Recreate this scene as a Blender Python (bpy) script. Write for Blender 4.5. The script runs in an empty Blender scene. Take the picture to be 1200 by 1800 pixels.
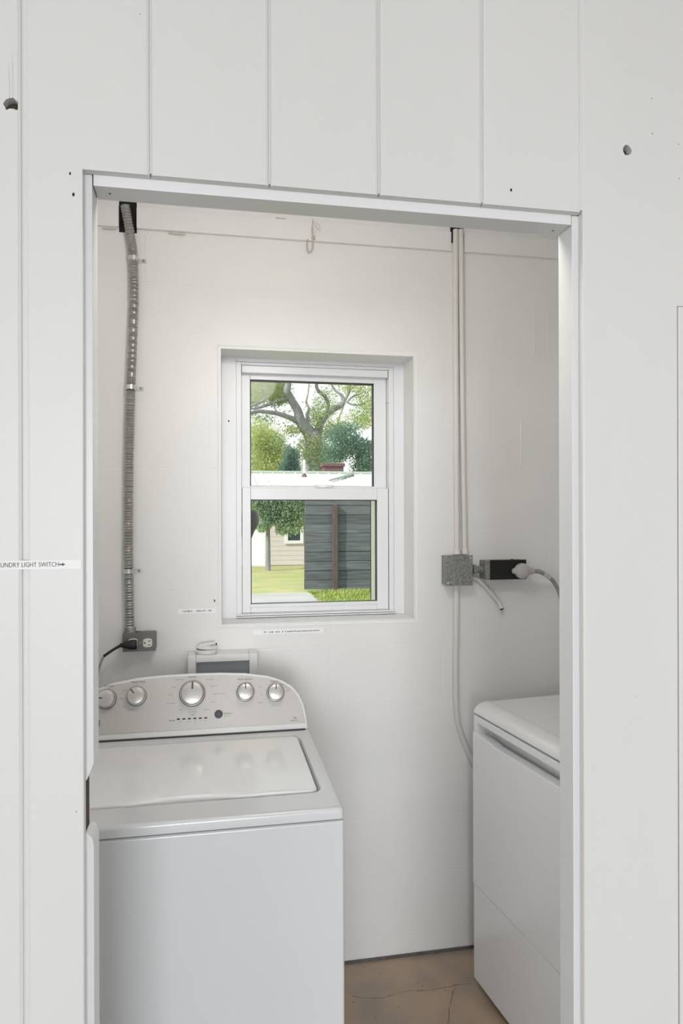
import bpy, bmesh, math, random
from mathutils import Vector, Matrix
R = math.radians
random.seed(7)
scene = bpy.context.scene
col = scene.collection

# ------------------------------------------------------------------ camera
F, CX, HY = 1200.0, 600.0, 907.0          # focal length in px of the 1200x1800 frame, centre, horizon
YAW, ROLL, EYE = R(10.62), R(0.15), 1.55
cd = bpy.data.cameras.new('camera'); cam = bpy.data.objects.new('camera', cd); col.objects.link(cam)
cd.sensor_fit = 'AUTO'; cd.sensor_width = 36.0; cd.lens = 24.0
cd.shift_y = (HY - 900.0) / 1800.0
cd.clip_start = 0.02; cd.clip_end = 400
cam.matrix_world = Matrix.Translation((0, 0, EYE)) @ Matrix.Rotation(-YAW, 4, 'Z') @ Matrix.Rotation(R(90), 4, 'X') @ Matrix.Rotation(-ROLL, 4, 'Z')
scene.camera = cam

# ------------------------------------------------------------------ sky, sun, room lamp, added fills, exposure
wd = bpy.data.worlds.new('world'); scene.world = wd; wd.use_nodes = True
nt = wd.node_tree; bg = nt.nodes['Background']
tc = nt.nodes.new('ShaderNodeTexCoord'); sx = nt.nodes.new('ShaderNodeSeparateXYZ'); rp = nt.nodes.new('ShaderNodeValToRGB')
nt.links.new(tc.outputs['Generated'], sx.inputs[0]); nt.links.new(sx.outputs['Z'], rp.inputs[0]); nt.links.new(rp.outputs[0], bg.inputs['Color'])
rp.color_ramp.elements[0].color = (1.0, 0.99, 0.97, 1); rp.color_ramp.elements[1].color = (0.86, 0.93, 1.0, 1)
bg.inputs['Strength'].default_value = 1.15

def light(name, kind, loc, energy, color=(1, 1, 1)):
    l = bpy.data.lights.new(name, kind); l.energy = energy; l.color = color
    o = bpy.data.objects.new(name, l); col.objects.link(o); o.location = loc
    return o
sun = light('sun', 'SUN', (-10, -2, 14), 4.2, (1.0, 0.94, 0.85)); sun.data.angle = R(1.0)
sun.rotation_euler = Vector((0.74, 0.36, -0.62)).to_track_quat('-Z', 'Y').to_euler()
lamp = light('laundry_lamp', 'POINT', (0.24, 1.22, 2.28), 8.8, (1.0, 0.955, 0.905)); lamp.data.shadow_soft_size = 0.10
day = light('daylight_fill_panel', 'AREA', (-0.65, -6.0, 1.5), 205.0, (0.93, 0.965, 1.0))  # added area lamp, stands in for daylight from behind the camera
day.data.shape = 'RECTANGLE'; day.data.size = 2.35; day.data.size_y = 2.1
day.rotation_euler = Vector((0.08, 1.0, -0.03)).to_track_quat('-Z', 'Z').to_euler()

side = light('added_left_fill', 'AREA', (-5.2, -3.4, 1.55), 80.0, (0.93, 0.965, 1.0))  # unseen lamp added on the left to brighten the dryer front
side.data.shape = 'RECTANGLE'; side.data.size = 2.6; side.data.size_y = 2.0
side.rotation_euler = Vector((0.80, 0.72, -0.03)).to_track_quat('-Z', 'Z').to_euler()

scene.view_settings.view_transform = 'Standard'; scene.view_settings.look = 'None'
scene.view_settings.gamma = 1.0; scene.view_settings.use_curve_mapping = False
scene.view_settings.exposure = 0.14

# ------------------------------------------------------------------ helpers
def ray(u, v):
    du, dv = u - CX, v - HY
    c, s = math.cos(ROLL), math.sin(ROLL)
    du, dv = du * c + dv * -s, dv * c + du * s
    a, b = du / F, -dv / F
    return Vector((math.sin(YAW) + a * math.cos(YAW), math.cos(YAW) - a * math.sin(YAW), b))
def at(u, v, Y):
    """measured photo point -> the real place on the wall plane at depth Y"""
    d = ray(u, v); t = Y / d.y
    return Vector((d.x * t, Y, EYE + d.z * t))
def floor_at(u, v, Z=0.0):
    d = ray(u, v); t = (Z - EYE) / d.z
    return Vector((d.x * t, d.y * t, Z))

def newbm(): return bmesh.new()
def bx(bm, x0, x1, y0, y1, z0, z1, bev=0.0, seg=2):
    vs = [bm.verts.new((x, y, z)) for x in (x0, x1) for y in (y0, y1) for z in (z0, z1)]
    fs = [(0, 1, 3, 2), (4, 6, 7, 5), (0, 4, 5, 1), (2, 3, 7, 6), (0, 2, 6, 4), (1, 5, 7, 3)]
    faces = [bm.faces.new([vs[i] for i in f]) for f in fs]
    if bev:
        es = list({e for f in faces for e in f.edges})
        bmesh.ops.bevel(bm, geom=es, offset=bev, segments=seg, affect='EDGES', profile=0.5)
    return bm
def prism(bm, pts, axis, a0, a1):
    """polygon pts (2D) extruded along axis between a0 and a1; for 'Y' pts are (x,z), 'X' (y,z), 'Z' (x,y)"""
    def mk(p, a):
        return {'Y': (p[0], a, p[1]), 'X': (a, p[0], p[1]), 'Z': (p[0], p[1], a)}[axis]
    A = [bm.verts.new(mk(p, a0)) for p in pts]; B = [bm.verts.new(mk(p, a1)) for p in pts]
    n = len(pts)
    out = [bm.faces.new(A), bm.faces.new(B[::-1])]
    for i in range(n):
        out.append(bm.faces.new((A[i], B[i], B[(i + 1) % n], A[(i + 1) % n])))
    bmesh.ops.recalc_face_normals(bm, faces=out)
    return out
def bevel_all(bm, w, seg=2, ang=30):
    es = [e for e in bm.edges if len(e.link_faces) == 2 and e.calc_face_angle(0) > R(ang)]
    bmesh.ops.bevel(bm, geom=es, offset=w, segments=seg, affect='EDGES', profile=0.5)
    return bm
def loft(bm, rings, caps=True):
    V = [[bm.verts.new(p) for p in r] for r in rings]; n = len(rings[0])
    for a, b in zip(V, V[1:]):
        for i in range(n):
            bm.faces.new((a[i], a[(i + 1) % n], b[(i + 1) % n], b[i]))
    if caps:
        bm.faces.new(V[0][::-1]); bm.faces.new(V[-1])
    return bm
def tube(bm, pts, rad, n=12, caps=True):
    pts = [Vector(p) for p in pts]
    if not hasattr(rad, '__len__'): rad = [rad] * len(pts)
    T = []
    for i in range(len(pts)):
        a, b = pts[max(i - 1, 0)], pts[min(i + 1, len(pts) - 1)]
        T.append((b - a).normalized())
    ref = Vector((0, 0, 1)) if abs(T[0].z) < 0.9 else Vector((1, 0, 0))
    u = T[0].cross(ref).normalized(); rings = []
    for p, t, r in zip(pts, T, rad):
        u = (u - t * u.dot(t)).normalized(); w = t.cross(u)
        rings.append([p + (u * math.cos(2 * math.pi * k / n) + w * math.sin(2 * math.pi * k / n)) * r for k in range(n)])
    return loft(bm, rings, caps)
def lathe(bm, prof, M=Matrix(), n=32):
    """prof: (radius, height) pairs, turned about local Z, placed by M"""
    rings = []
    for r, h in prof:
        rings.append([M @ Vector((max(r, 1e-5) * math.cos(2 * math.pi * k / n), max(r, 1e-5) * math.sin(2 * math.pi * k / n), h)) for k in range(n)])
    return loft(bm, rings)
def smooth_path(pts, steps=8):
    pts = [Vector(p) for p in pts]; out = []
    P = [pts[0] * 2 - pts[1]] + pts + [pts[-1] * 2 - pts[-2]]
    for i in range(1, len(P) - 2):
        p0, p1, p2, p3 = P[i - 1:i + 3]
        for k in range(steps):
            t = k / steps
            out.append(0.5 * ((2 * p1) + (p2 - p0) * t + (2 * p0 - 5 * p1 + 4 * p2 - p3) * t * t + (3 * p1 - p0 - 3 * p2 + p3) * t ** 3))
    out.append(pts[-1]); return out
def obj(name, bm, m, parent=None, smooth=35, kind=None):
    bmesh.ops.recalc_face_normals(bm, faces=bm.faces)
    me = bpy.data.meshes.new(name); bm.to_mesh(me); bm.free()
    me.materials.append(m)
    if smooth:
        for p in me.polygons: p.use_smooth = True
        me.set_sharp_from_angle(angle=R(smooth))
    o = bpy.data.objects.new(name, me); col.objects.link(o)
    if smooth and len(me.polygons) < 20000:
        w = o.modifiers.new('normals', 'WEIGHTED_NORMAL'); w.keep_sharp = True; w.weight = 90
    if parent is not None: o.parent = parent
    if kind: o['kind'] = kind
    return o
def thing(name, label, cat, loc=(0, 0, 0), rotz=0, group=None):
    o = bpy.data.objects.new(name, None); o.empty_display_size = 0.05; col.objects.link(o)
    o.location = loc; o.rotation_euler = (0, 0, rotz)
    o['label'] = label; o['category'] = cat
    if group: o['group'] = group
    return o
def struct(name, bm, m, parent=None, smooth=35):
    o = obj(name, bm, m, parent, smooth)
    if parent is None: o['kind'] = 'structure'
    return o
def empty_struct(name):
    o = bpy.data.objects.new(name, None); col.objects.link(o); o['kind'] = 'structure'; return o
def text_bm(body, size, M, align='CENTER', thick=0.0002):
    cu = bpy.data.curves.new('lettering', 'FONT'); cu.body = body; cu.size = size; cu.align_x = align; cu.align_y = 'CENTER'
    cu.extrude = thick; cu.resolution_u = 3
    o = bpy.data.objects.new('lettering', cu); col.objects.link(o)
    bpy.context.view_layer.update()
    me = bpy.data.meshes.new_from_object(o.evaluated_get(bpy.context.evaluated_depsgraph_get()))
    bm = bmesh.new(); bm.from_mesh(me); bm.transform(M)
    bpy.data.objects.remove(o); bpy.data.curves.remove(cu); bpy.data.meshes.remove(me)
    return bm
def join(bm, other):
    me = bpy.data.meshes.new('t'); other.to_mesh(me); other.free(); bm.from_mesh(me); bpy.data.meshes.remove(me)

# ------------------------------------------------------------------ materials
def mat(name, c, rough=0.5, metal=0.0, vary=0.0, scale=6.0, bump=0.0, bscale=60.0, c2=None, coat=0.0, rnd=0.0, stretch=(1, 1, 1), spec=0.5):
    m = bpy.data.materials.new(name); m.use_nodes = True
    t = m.node_tree; b = t.nodes['Principled BSDF']
    b.inputs['Base Color'].default_value = (*c, 1); b.inputs['Roughness'].default_value = rough; b.inputs['Metallic'].default_value = metal
    b.inputs['Coat Weight'].default_value = coat; b.inputs['Coat Roughness'].default_value = 0.08
    b.inputs['Specular IOR Level'].default_value = spec
    tc = t.nodes.new('ShaderNodeTexCoord'); mp = t.nodes.new('ShaderNodeMapping'); t.links.new(tc.outputs['Object'], mp.inputs[0])
    mp.inputs['Scale'].default_value = stretch
    last = None
    if vary or c2:
        n = t.nodes.new('ShaderNodeTexNoise'); n.inputs['Scale'].default_value = scale; n.inputs['Detail'].default_value = 6
        t.links.new(mp.outputs[0], n.inputs['Vector'])
        r = t.nodes.new('ShaderNodeValToRGB'); r.color_ramp.elements[0].position = 0.32; r.color_ramp.elements[1].position = 0.68
        d = c2 or tuple(x * (1 - vary) for x in c)
        r.color_ramp.elements[0].color = (*d, 1); r.color_ramp.elements[1].color = (*c, 1)
        t.links.new(n.outputs[0], r.inputs[0]); last = r.outputs[0]
    if rnd:
        oi = t.nodes.new('ShaderNodeObjectInfo'); mr = t.nodes.new('ShaderNodeMapRange')
        mr.inputs[3].default_value = 1 - rnd; mr.inputs[4].default_value = 1 + rnd; t.links.new(oi.outputs['Random'], mr.inputs[0])
        h = t.nodes.new('ShaderNodeHueSaturation'); h.inputs['Color'].default_value = (*c, 1)
        if last: t.links.new(last, h.inputs['Color'])
        t.links.new(mr.outputs[0], h.inputs['Value']); last = h.outputs[0]
    if last: t.links.new(last, b.inputs['Base Color'])
    if bump:
        n = t.nodes.new('ShaderNodeTexNoise'); n.inputs['Scale'].default_value = bscale; n.inputs['Detail'].default_value = 5
        t.links.new(mp.outputs[0], n.inputs['Vector'])
        bp = t.nodes.new('ShaderNodeBump'); bp.inputs['Strength'].default_value = bump; bp.inputs['Distance'].default_value = 0.004
        t.links.new(n.outputs[0], bp.inputs['Height']); t.links.new(bp.outputs[0], b.inputs['Normal'])
    return m
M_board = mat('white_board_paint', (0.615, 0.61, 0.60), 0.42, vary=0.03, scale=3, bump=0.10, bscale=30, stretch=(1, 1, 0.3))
M_jamb = mat('white_trim_paint', (0.655, 0.66, 0.66), 0.35, vary=0.02, scale=5, bump=0.08, bscale=40)
M_block = mat('painted_block', (0.88, 0.875, 0.865), 0.5, vary=0.035, scale=4, bump=0.28, bscale=26)
M_plast = mat('painted_plaster', (0.88, 0.875, 0.865), 0.45, vary=0.03, scale=6, bump=0.35, bscale=18)
M_wood = mat('raw_dark_wood', (0.075, 0.045, 0.03), 0.8, vary=0.5, scale=14, bump=0.5, bscale=60, stretch=(4, 4, 0.6))
M_dark = mat('dark_hole', (0.018, 0.013, 0.010), 0.9, vary=0.4, scale=30)
M_ceil = mat('ceiling_paint', (0.86, 0.85, 0.83), 0.6, vary=0.05)
M_pceil = mat('added_roof_grey', (0.42, 0.40, 0.38), 0.7, vary=0.1)  # kept dull so the added roof bounces little light
M_floor = mat('brown_concrete', (0.52, 0.39, 0.28), 0.42, c2=(0.36, 0.295, 0.235), scale=7, bump=0.3, bscale=24)
M_foot = mat('bare_grey_mortar', (0.15, 0.14, 0.13), 0.8, vary=0.4, scale=40)
M_patio = mat('patio_concrete', (0.42, 0.40, 0.37), 0.75, vary=0.15, scale=2)
M_vinyl = mat('window_vinyl', (0.83, 0.835, 0.85), 0.30, vary=0.01)
M_gask = mat('black_gasket', (0.012, 0.014, 0.016), 0.5, vary=0.1)
M_enam = mat('white_enamel_dimmed', (0.655, 0.665, 0.68), 0.22, vary=0.012, scale=3, coat=0.35)  # white dimmed in colour to offset strong light on the washer
M_enam3 = mat('white_enamel_lifted', (0.89, 0.90, 0.91), 0.22, vary=0.012, scale=3, coat=0.35)  # same white lifted in colour to offset weak light on the dryer
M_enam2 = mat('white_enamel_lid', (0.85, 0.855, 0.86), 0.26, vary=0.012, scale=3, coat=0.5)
M_plas = mat('white_plastic', (0.80, 0.80, 0.79), 0.3, vary=0.015, scale=8)
M_silv = mat('silver_panel', (0.60, 0.58, 0.56), 0.38, metal=0.25, vary=0.03, scale=5)
M_chrom = mat('chrome', (0.62, 0.61, 0.60), 0.16, metal=1.0, vary=0.04)
M_knob = mat('brushed_knob_face', (0.66, 0.64, 0.62), 0.33, metal=0.75, vary=0.08, scale=20, stretch=(1, 8, 1))
M_ink = mat('grey_print', (0.09, 0.085, 0.08), 0.6, vary=0.1)
M_inkl = mat('light_grey_print', (0.26, 0.25, 0.24), 0.6, vary=0.1)
M_btn = mat('dark_button', (0.07, 0.07, 0.08), 0.35, vary=0.1)
M_shad = mat('dark_rubber_and_gaps', (0.03, 0.03, 0.032), 0.6, vary=0.2)
M_galv = mat('galvanised_steel', (0.40, 0.40, 0.385), 0.5, metal=0.55, c2=(0.20, 0.205, 0.195), scale=120, bump=0.25, bscale=80)
M_flex = mat('flexible_metal', (0.46, 0.45, 0.43), 0.36, metal=0.85, vary=0.2, scale=25)
M_steel = mat('bright_strap_steel', (0.72, 0.72, 0.71), 0.28, metal=0.8, vary=0.1)
M_cover = mat('grey_cover_plate', (0.20, 0.195, 0.185), 0.5, metal=0.4, vary=0.12, scale=15)
M_ivory = mat('ivory_receptacle', (0.78, 0.75, 0.68), 0.35, vary=0.03)
M_black = mat('black_plastic', (0.010, 0.010, 0.010), 0.45, vary=0.1)
M_pipe = mat('painted_pipe', (0.78, 0.76, 0.73), 0.4, vary=0.04, scale=9, bump=0.1)
M_cord = mat('grey_cord', (0.34, 0.33, 0.32), 0.45, vary=0.1)
M_cordw = mat('pale_cord', (0.66, 0.65, 0.63), 0.45, vary=0.05)
M_plug = mat('pale_grey_plug', (0.52, 0.505, 0.49), 0.4, vary=0.05)
M_tape = mat('white_tape', (0.95, 0.95, 0.95), 0.35, vary=0.02)
M_hook = mat('painted_over_hook', (0.62, 0.57, 0.52), 0.5, vary=0.15)
M_grey = mat('grey_recess', (0.29, 0.31, 0.335), 0.45, vary=0.06)
# outside
M_lawn = mat('lawn', (0.33, 0.36, 0.12), 0.9, c2=(0.46, 0.43, 0.22), scale=1.1, bump=0.6, bscale=30)
M_grass = mat('grass_blade', (0.20, 0.33, 0.06), 0.7, c2=(0.42, 0.44, 0.14), scale=3)
M_road = mat('pale_road', (0.50, 0.48, 0.47), 0.85, vary=0.2, scale=1.5)
M_fence = mat('weathered_fence_board', (0.150, 0.165, 0.180), 0.85, c2=(0.080, 0.088, 0.098), scale=5, bump=0.5, bscale=30, rnd=0.22, stretch=(0.35, 1, 5))
M_fpost = mat('brown_fence_post', (0.125, 0.098, 0.085), 0.85, vary=0.35, scale=9, stretch=(3, 3, 0.5))
M_siding = mat('pale_pink_siding', (0.66, 0.60, 0.60), 0.7, vary=0.04)
M_white = mat('sunlit_white_wall', (0.78, 0.77, 0.75), 0.7, vary=0.04)
M_roof = mat('pale_metal_roof', (0.66, 0.67, 0.64), 0.45, metal=0.1, vary=0.06, scale=2)
M_fascia = mat('green_grey_flashing', (0.40, 0.46, 0.40), 0.5, vary=0.1)
M_bark = mat('grey_oak_bark', (0.33, 0.325, 0.36), 0.9, c2=(0.20, 0.20, 0.225), scale=3, bump=0.6, bscale=8, stretch=(1, 1, 0.5))
M_pale = mat('pale_bark', (0.46, 0.42, 0.36), 0.9, vary=0.3, scale=4)
def leaf(name, a, b, s=0.35):
    m = mat(name, a, 0.6, c2=b, scale=s)
    t = m.node_tree; p = t.nodes['Principled BSDF']; out = t.nodes['Material Output']
    tr = t.nodes.new('ShaderNodeBsdfTranslucent'); mx = t.nodes.new('ShaderNodeMixShader'); mx.inputs[0].default_value = 0.4
    ln = p.inputs['Base Color'].links[0].from_socket
    t.links.new(ln, tr.inputs[0]); t.links.new(p.outputs[0], mx.inputs[1]); t.links.new(tr.outputs[0], mx.inputs[2]); t.links.new(mx.outputs[0], out.inputs[0])
    return m
M_leaf_oak = leaf('oak_leaves', (0.46, 0.52, 0.24), (0.24, 0.34, 0.17))
M_leaf_yel = leaf('yellow_green_leaves', (0.68, 0.70, 0.30), (0.24, 0.36, 0.14), 0.9)
M_leaf_dark = leaf('dark_leaves', (0.24, 0.36, 0.26), (0.11, 0.20, 0.17), 0.8)
M_leaf_mid = leaf('soft_green_leaves', (0.42, 0.54, 0.32), (0.26, 0.38, 0.25), 0.9)
def brick_mat():
    m = mat('red_chimney_brick', (0.3, 0.1, 0.08), 0.85); t = m.node_tree
    b = t.nodes.new('ShaderNodeTexBrick'); b.inputs['Scale'].default_value = 1.0
    for k, c in (('Color1', (0.17, 0.075, 0.075, 1)), ('Color2', (0.11, 0.06, 0.065, 1)), ('Mortar', (0.22, 0.16, 0.16, 1))): b.inputs[k].default_value = c
    b.inputs['Brick Width'].default_value = 0.2; b.inputs['Row Height'].default_value = 0.075; b.inputs['Mortar Size'].default_value = 0.008
    tc = t.nodes.new('ShaderNodeTexCoord'); mp = t.nodes.new('ShaderNodeMapping'); mp.inputs['Rotation'].default_value = (R(90), 0, 0)
    t.links.new(tc.outputs['Object'], mp.inputs[0]); t.links.new(mp.outputs[0], b.inputs['Vector']); t.links.new(b.outputs[0], t.nodes['Principled BSDF'].inputs['Base Color'])
    return m
M_brick = brick_mat()
def glass_mat():
    m = bpy.data.materials.new('window_glass'); m.use_nodes = True; t = m.node_tree
    for n in list(t.nodes):
        if n.type == 'BSDF_PRINCIPLED': t.nodes.remove(n)
    out = t.nodes['Material Output']; tr = t.nodes.new('ShaderNodeBsdfTransparent'); gl = t.nodes.new('ShaderNodeBsdfGlossy')
    gl.inputs['Roughness'].default_value = 0.01; tr.inputs[0].default_value = (0.93, 0.96, 0.95, 1)
    fr = t.nodes.new('ShaderNodeFresnel'); fr.inputs[0].default_value = 1.15; mx = t.nodes.new('ShaderNodeMixShader')
    t.links.new(fr.outputs[0], mx.inputs[0]); t.links.new(tr.outputs[0], mx.inputs[1]); t.links.new(gl.outputs[0], mx.inputs[2]); t.links.new(mx.outputs[0], out.inputs[0])
    return m
M_glass = glass_mat()
M_wdark = mat('dark_house_pane', (0.06, 0.075, 0.09), 0.1, vary=0.1)

# ================================================================== SETTING
YF, TB = 1.04, 0.014                 # face of the front boards, board thickness
YJ, YR = YF + TB, 1.10               # jamb face, room side of the front wall
ZH = 2.053                           # lower edge of the boards over the opening
XL, XR = -0.185, 0.602               # board edges at the sides of the opening
YB = 2.32                            # room face of the back wall
X0, X1 = -0.50, 1.72                 # room sides
ZC = 2.60

wf = empty_struct('wall_front')
edges = [-4.2, -0.960, -0.785, -0.611, -0.4375, -0.264, -0.0897, 0.0855, 0.2567, 0.428, 0.602]
def board(pts, bev=0.0045, y=YF, holes=()):
    bm = newbm(); prism(bm, pts, 'Y', y, YF + TB)
    es = [e for e in bm.edges if abs(e.verts[0].co.y - y) < 1e-6 and abs(e.verts[1].co.y - y) < 1e-6 and abs(e.verts[0].co.z - e.verts[1].co.z) > 0.3]
    bmesh.ops.bevel(bm, geom=es, offset=bev, segments=2, affect='EDGES', profile=0.5)
    o = obj('board', bm, M_board, wf, 0)
    for (hx, hz, poly) in holes:
        cb = newbm(); prism(cb, [(hx + p[0], hz + p[1]) for p in poly], 'Y', y - 0.01, YF + TB + 0.01)
        bmesh.ops.recalc_face_normals(cb, faces=cb.faces)
        cm = bpy.data.meshes.new('c'); cb.to_mesh(cm); cb.free(); co = bpy.data.objects.new('c', cm); col.objects.link(co)
        md = o.modifiers.new('hole', 'BOOLEAN'); md.operation = 'DIFFERENCE'; md.object = co; md.solver = 'EXACT'
        bpy.context.view_layer.update()
        nm = bpy.data.meshes.new_from_object(o.evaluated_get(bpy.context.evaluated_depsgraph_get()))
        o.modifiers.clear(); o.data = nm; bpy.data.objects.remove(co)
    return o
g = 0.0012
hl = at(20, 184, YF); hr = at(1102, 264, YF)
ring = lambda rx, rz, n=14, s=0: [(rx * math.cos(2 * math.pi * k / n) * (1 + 0.10 * math.sin(3 * k + s)), rz * math.sin(2 * math.pi * k / n) * (1 + 0.08 * math.cos(2 * k + s))) for k in range(n)]
for a, b in zip(edges, edges[1:]):
    if b <= -0.26:                                       # left of the opening, full height
        board([(a + g, 0), (b - (0.003 if abs(b + 0.264) < 1e-6 else g), 0), (b - (0.003 if abs(b + 0.264) < 1e-6 else g), 2.72), (a + g, 2.72)],
              0.006 if abs(b + 0.264) < 1e-6 else 0.0045, holes=[(hl.x, hl.z, ring(0.0105, 0.0095))] if abs(a + 0.4375) < 1e-6 else ())
    elif a < XL < b:                                     # notched round the corner of the opening
        board([(a + 0.003, 0), (XL, 0), (XL, ZH), (b - g, ZH), (b - g, 2.72), (a + 0.003, 2.72)])
    else:
        board([(a + g, ZH), (b - g, ZH), (b - g, 2.72), (a + g, 2.72)])
board([(XR + g, 0), (0.7785, 0), (0.7785, 1.907), (0.955, 1.907), (0.955, 2.72), (XR + g, 2.72)], 0.003, holes=[(hr.x, hr.z, ring(0.0080, 0.0090, 9, 1))])
board([(0.7800, 0), (0.955, 0), (0.955, 1.9055), (0.7800, 1.9055)], 0.002, y=YF - 0.0015)
for a, b in ((0.957, 1.13), (1.132, 1.305), (1.307, 1.48), (1.482, 3.0)):
    board([(a, 0), (b, 0), (b, 2.72), (a, 2.72)])
# the groove backing (tongues), studs and room-side lining
bm = newbm()
for a, b, z0 in ((-0.97, XL - 0.004, 0), (XL - 0.02, XR + 0.012, ZH + 0.004), (XR + 0.006, 1.81, 0)):
    bx(bm, a, b, YF + 0.0055, YF + TB - 0.0005, z0, 2.71)
# leave the bolt holes open: backing sits behind the boards only in the joints
bm.free()
for e, z0 in [(x, (0 if (x < -0.2 or x > 0.59) else ZH + 0.004)) for x in edges[1:]] + [(0.779, 0), (0.956, 0)]:
    bm = newbm(); bx(bm, e - 0.009, e + 0.009, YF + 0.0042, YF + TB - 0.0008, z0, 2.71)
    if abs(e - 0.602) > 1e-6: obj('tongue', bm, M_board, wf)
    else:
        bm.free(); bm = newbm(); bx(bm, e - 0.007, e + 0.007, YF + 0.0015, YF + TB - 0.0008, ZH + 0.004, 2.71); obj('tongue', bm, M_board, wf)
for a, b, z0, z1 in ((-0.97, -0.1870, 0, 2.71), (XR + 0.0065, 3.0, 0, 2.71), (-0.1868, XR + 0.001, ZH + 0.012, 2.71)):
    bm = newbm(); bx(bm, a, b, YJ + 0.0005, YR - 0.006, z0, z1); obj('stud', bm, M_wood, wf)
    bm = newbm(); bx(bm, a, b, YR - 0.0055, YR, z0, z1); obj('inner_lining', bm, M_jamb, wf)
def dot(name, u, v, Y, r, m, parent, rz=None, dep=0.0012):
    p = at(u, v, Y); bm = newbm(); n = 9; rz = rz or r
    prism(bm, [(p.x + r * math.cos(2 * math.pi * k / n) * (1 + .15 * math.sin(5 * k + u)), p.z + rz * math.sin(2 * math.pi * k / n)) for k in range(n)], 'Y', Y - 0.0003, Y + dep)
    return obj(name, bm, m, parent, 0)
for u, v, r, rz in ((123, 305, .0014, .0022), (129, 342, .0018, .0028), (898, 334, .0018, .0026), (1145, 173, .0009, .0014), (1146, 235, .0010, .0018), (1192, 254, .0009, .0012), (1193, 314, .0009, .0014),
                    (246, 25, .0008, .0008), (1116, 1224, .0008, .0008), (134, 1427, .0009, .001)):
    dot('nail_hole', u, v, YF, r, M_dark if r > .0012 else M_inkl, wf, rz)
p = hl; bm = newbm(); prism(bm, [(p.x - .007, p.z - .0098), (p.x + .007, p.z - .0098), (p.x + .007, p.z - .006), (p.x + .003, p.z - .004), (p.x - .003, p.z - .0042), (p.x - .007, p.z - .006)], 'Y', YF + .002, YF + .013)
obj('plug', bevel_all(bm, .001), M_jamb, wf)
for k, (du, l) in enumerate(((-5, 60), (1, 80))):      # paint runs above the old bolt hole
    a = at(20 + du, 170 - l, YF); b = at(20 + du + 1, 172, YF); bm = newbm()
    tube(bm, [(a.x, YF, a.z), (a.x + .0005, YF, (a.z + b.z) / 2), (b.x, YF, b.z)], [.0003, .0008, .0007], 6); obj('paint_run', bm, M_board, wf)

# opening: painted jambs
dr = empty_struct('door_1')
jx = -0.1738
zt, zb = at(150, 1375, YJ).z, at(150, 1466, YJ).z
bm = newbm()
prism(bm, [(-0.1864, 0), (jx, 0), (jx, zb - 0.016), (jx - 0.003, zb - 0.006), (-0.1835, zb), (-0.1864, zb + 0.001)], 'Y', YJ, YR)
obj('side_jamb', bevel_all(bm, .0012), M_jamb, dr)
bm = newbm()
prism(bm, [(-0.1864, zt), (-0.1830, zt + 0.004), (jx - 0.004, zt + 0.016), (jx, zt + 0.026), (jx, 2.053), (-0.1864, 2.053)], 'Y', YJ, YR)
obj('side_jamb', bevel_all(bm, .0012), M_jamb, dr)
bm = newbm(); bx(bm, 0.5915, XR + 0.006, YJ, YR, 0, 2.053, .0015); obj('side_jamb', bm, M_jamb, dr)
bm = newbm(); bx(bm, jx + 0.0012, 0.5910, YJ, YR, 2.037, 2.064, .0012); obj('head_jamb', bm, M_jamb, dr)
bm = newbm(); bx(bm, -0.186, 0.602, YJ + .0005, YR, 2.0645, ZH + 0.0125); obj('head_packing', bm, M_dark, dr)
for u, v in ((193, 341),):
    p = at(u, v, 1.075); bm = newbm(); bx(bm, p.x - .0015, p.x + .0015, 1.0745, 1.0775, 2.0366, 2.038); obj('nail_hole', bm, M_dark, dr, 0)
p = at(974, 409, 1.08); bm = newbm(); bx(bm, .570, .573, 1.079, 1.082, 2.0366, 2.038); obj('nail_hole', bm, M_dark, dr, 0)

# back wall: core with the window hole, painted blocks in courses
WX0, WX1, WZ0, WZ1 = 0.026, 0.694, 1.188, 2.112
wb = empty_struct('wall_back')
def holed(bm, x0, x1, z0, z1, y0, y1, h):
    hx0, hx1, hz0, hz1 = h
    for a in ((x0, hx0, z0, z1), (hx1, x1, z0, z1), (hx0, hx1, z0, hz0), (hx0, hx1, hz1, z1)):
        bx(bm, a[0], a[1], y0, y1, a[2], a[3])
bm = newbm(); holed(bm, X0 - .1, X1 + .1, 0, 2.66, YB + 0.0005, YB + 0.26, (WX0, WX1, WZ0, WZ1)); obj('wall_core', bm, M_block, wb, 0)
P_, L_ = 0.203, 0.406
hole = (WX0 - 0.010, WX1 + 0.012, WZ0 - 0.010, WZ1 + 0.010)
row = 0; z = 0.085 - P_
while z < 2.49:
    za, zb_ = max(z, 0.010), min(z + P_, 2.487)
    x = X0 - (0.33 if row % 2 else 0.127)
    while x < X1:
        a, b = max(x, X0), min(x + L_, X1); x += L_
        if b - a < 0.02: continue
        rects = [(a, b, za, zb_)]
        hx0, hx1, hz0, hz1 = hole
        if a < hx1 and b > hx0 and za < hz1 and zb_ > hz0:
            rects = []
            if a < hx0: rects.append((a, hx0, za, zb_))
            if b > hx1: rects.append((hx1, b, za, zb_))
            xa, xb = max(a, hx0), min(b, hx1)
            if za < hz0: rects.append((xa, xb, za, hz0))
            if zb_ > hz1: rects.append((xa, xb, hz1, zb_))
        for (p, q, r, s) in rects:
            if q - p < .004 or s - r < .004: continue
            j = 0.0006; bm = newbm()
            yy = YB + random.uniform(-0.0002, 0.0002)
            fr = [(p + j + .0022, r + j + .0022), (q - j - .0022, r + j + .0022), (q - j - .0022, s - j - .0022), (p + j + .0022, s - j - .0022)]
            bk = [(p + j, r + j), (q - j, r + j), (q - j, s - j), (p + j, s - j)]
            loft(bm, [[(c[0], YB + .004, c[1]) for c in bk], [(c[0], YB + .00025, c[1]) for c in bk], [(c[0], yy, c[1]) for c in fr]])
            obj('block', bm, M_block, wb, 0)
    z += P_; row += 1
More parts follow.
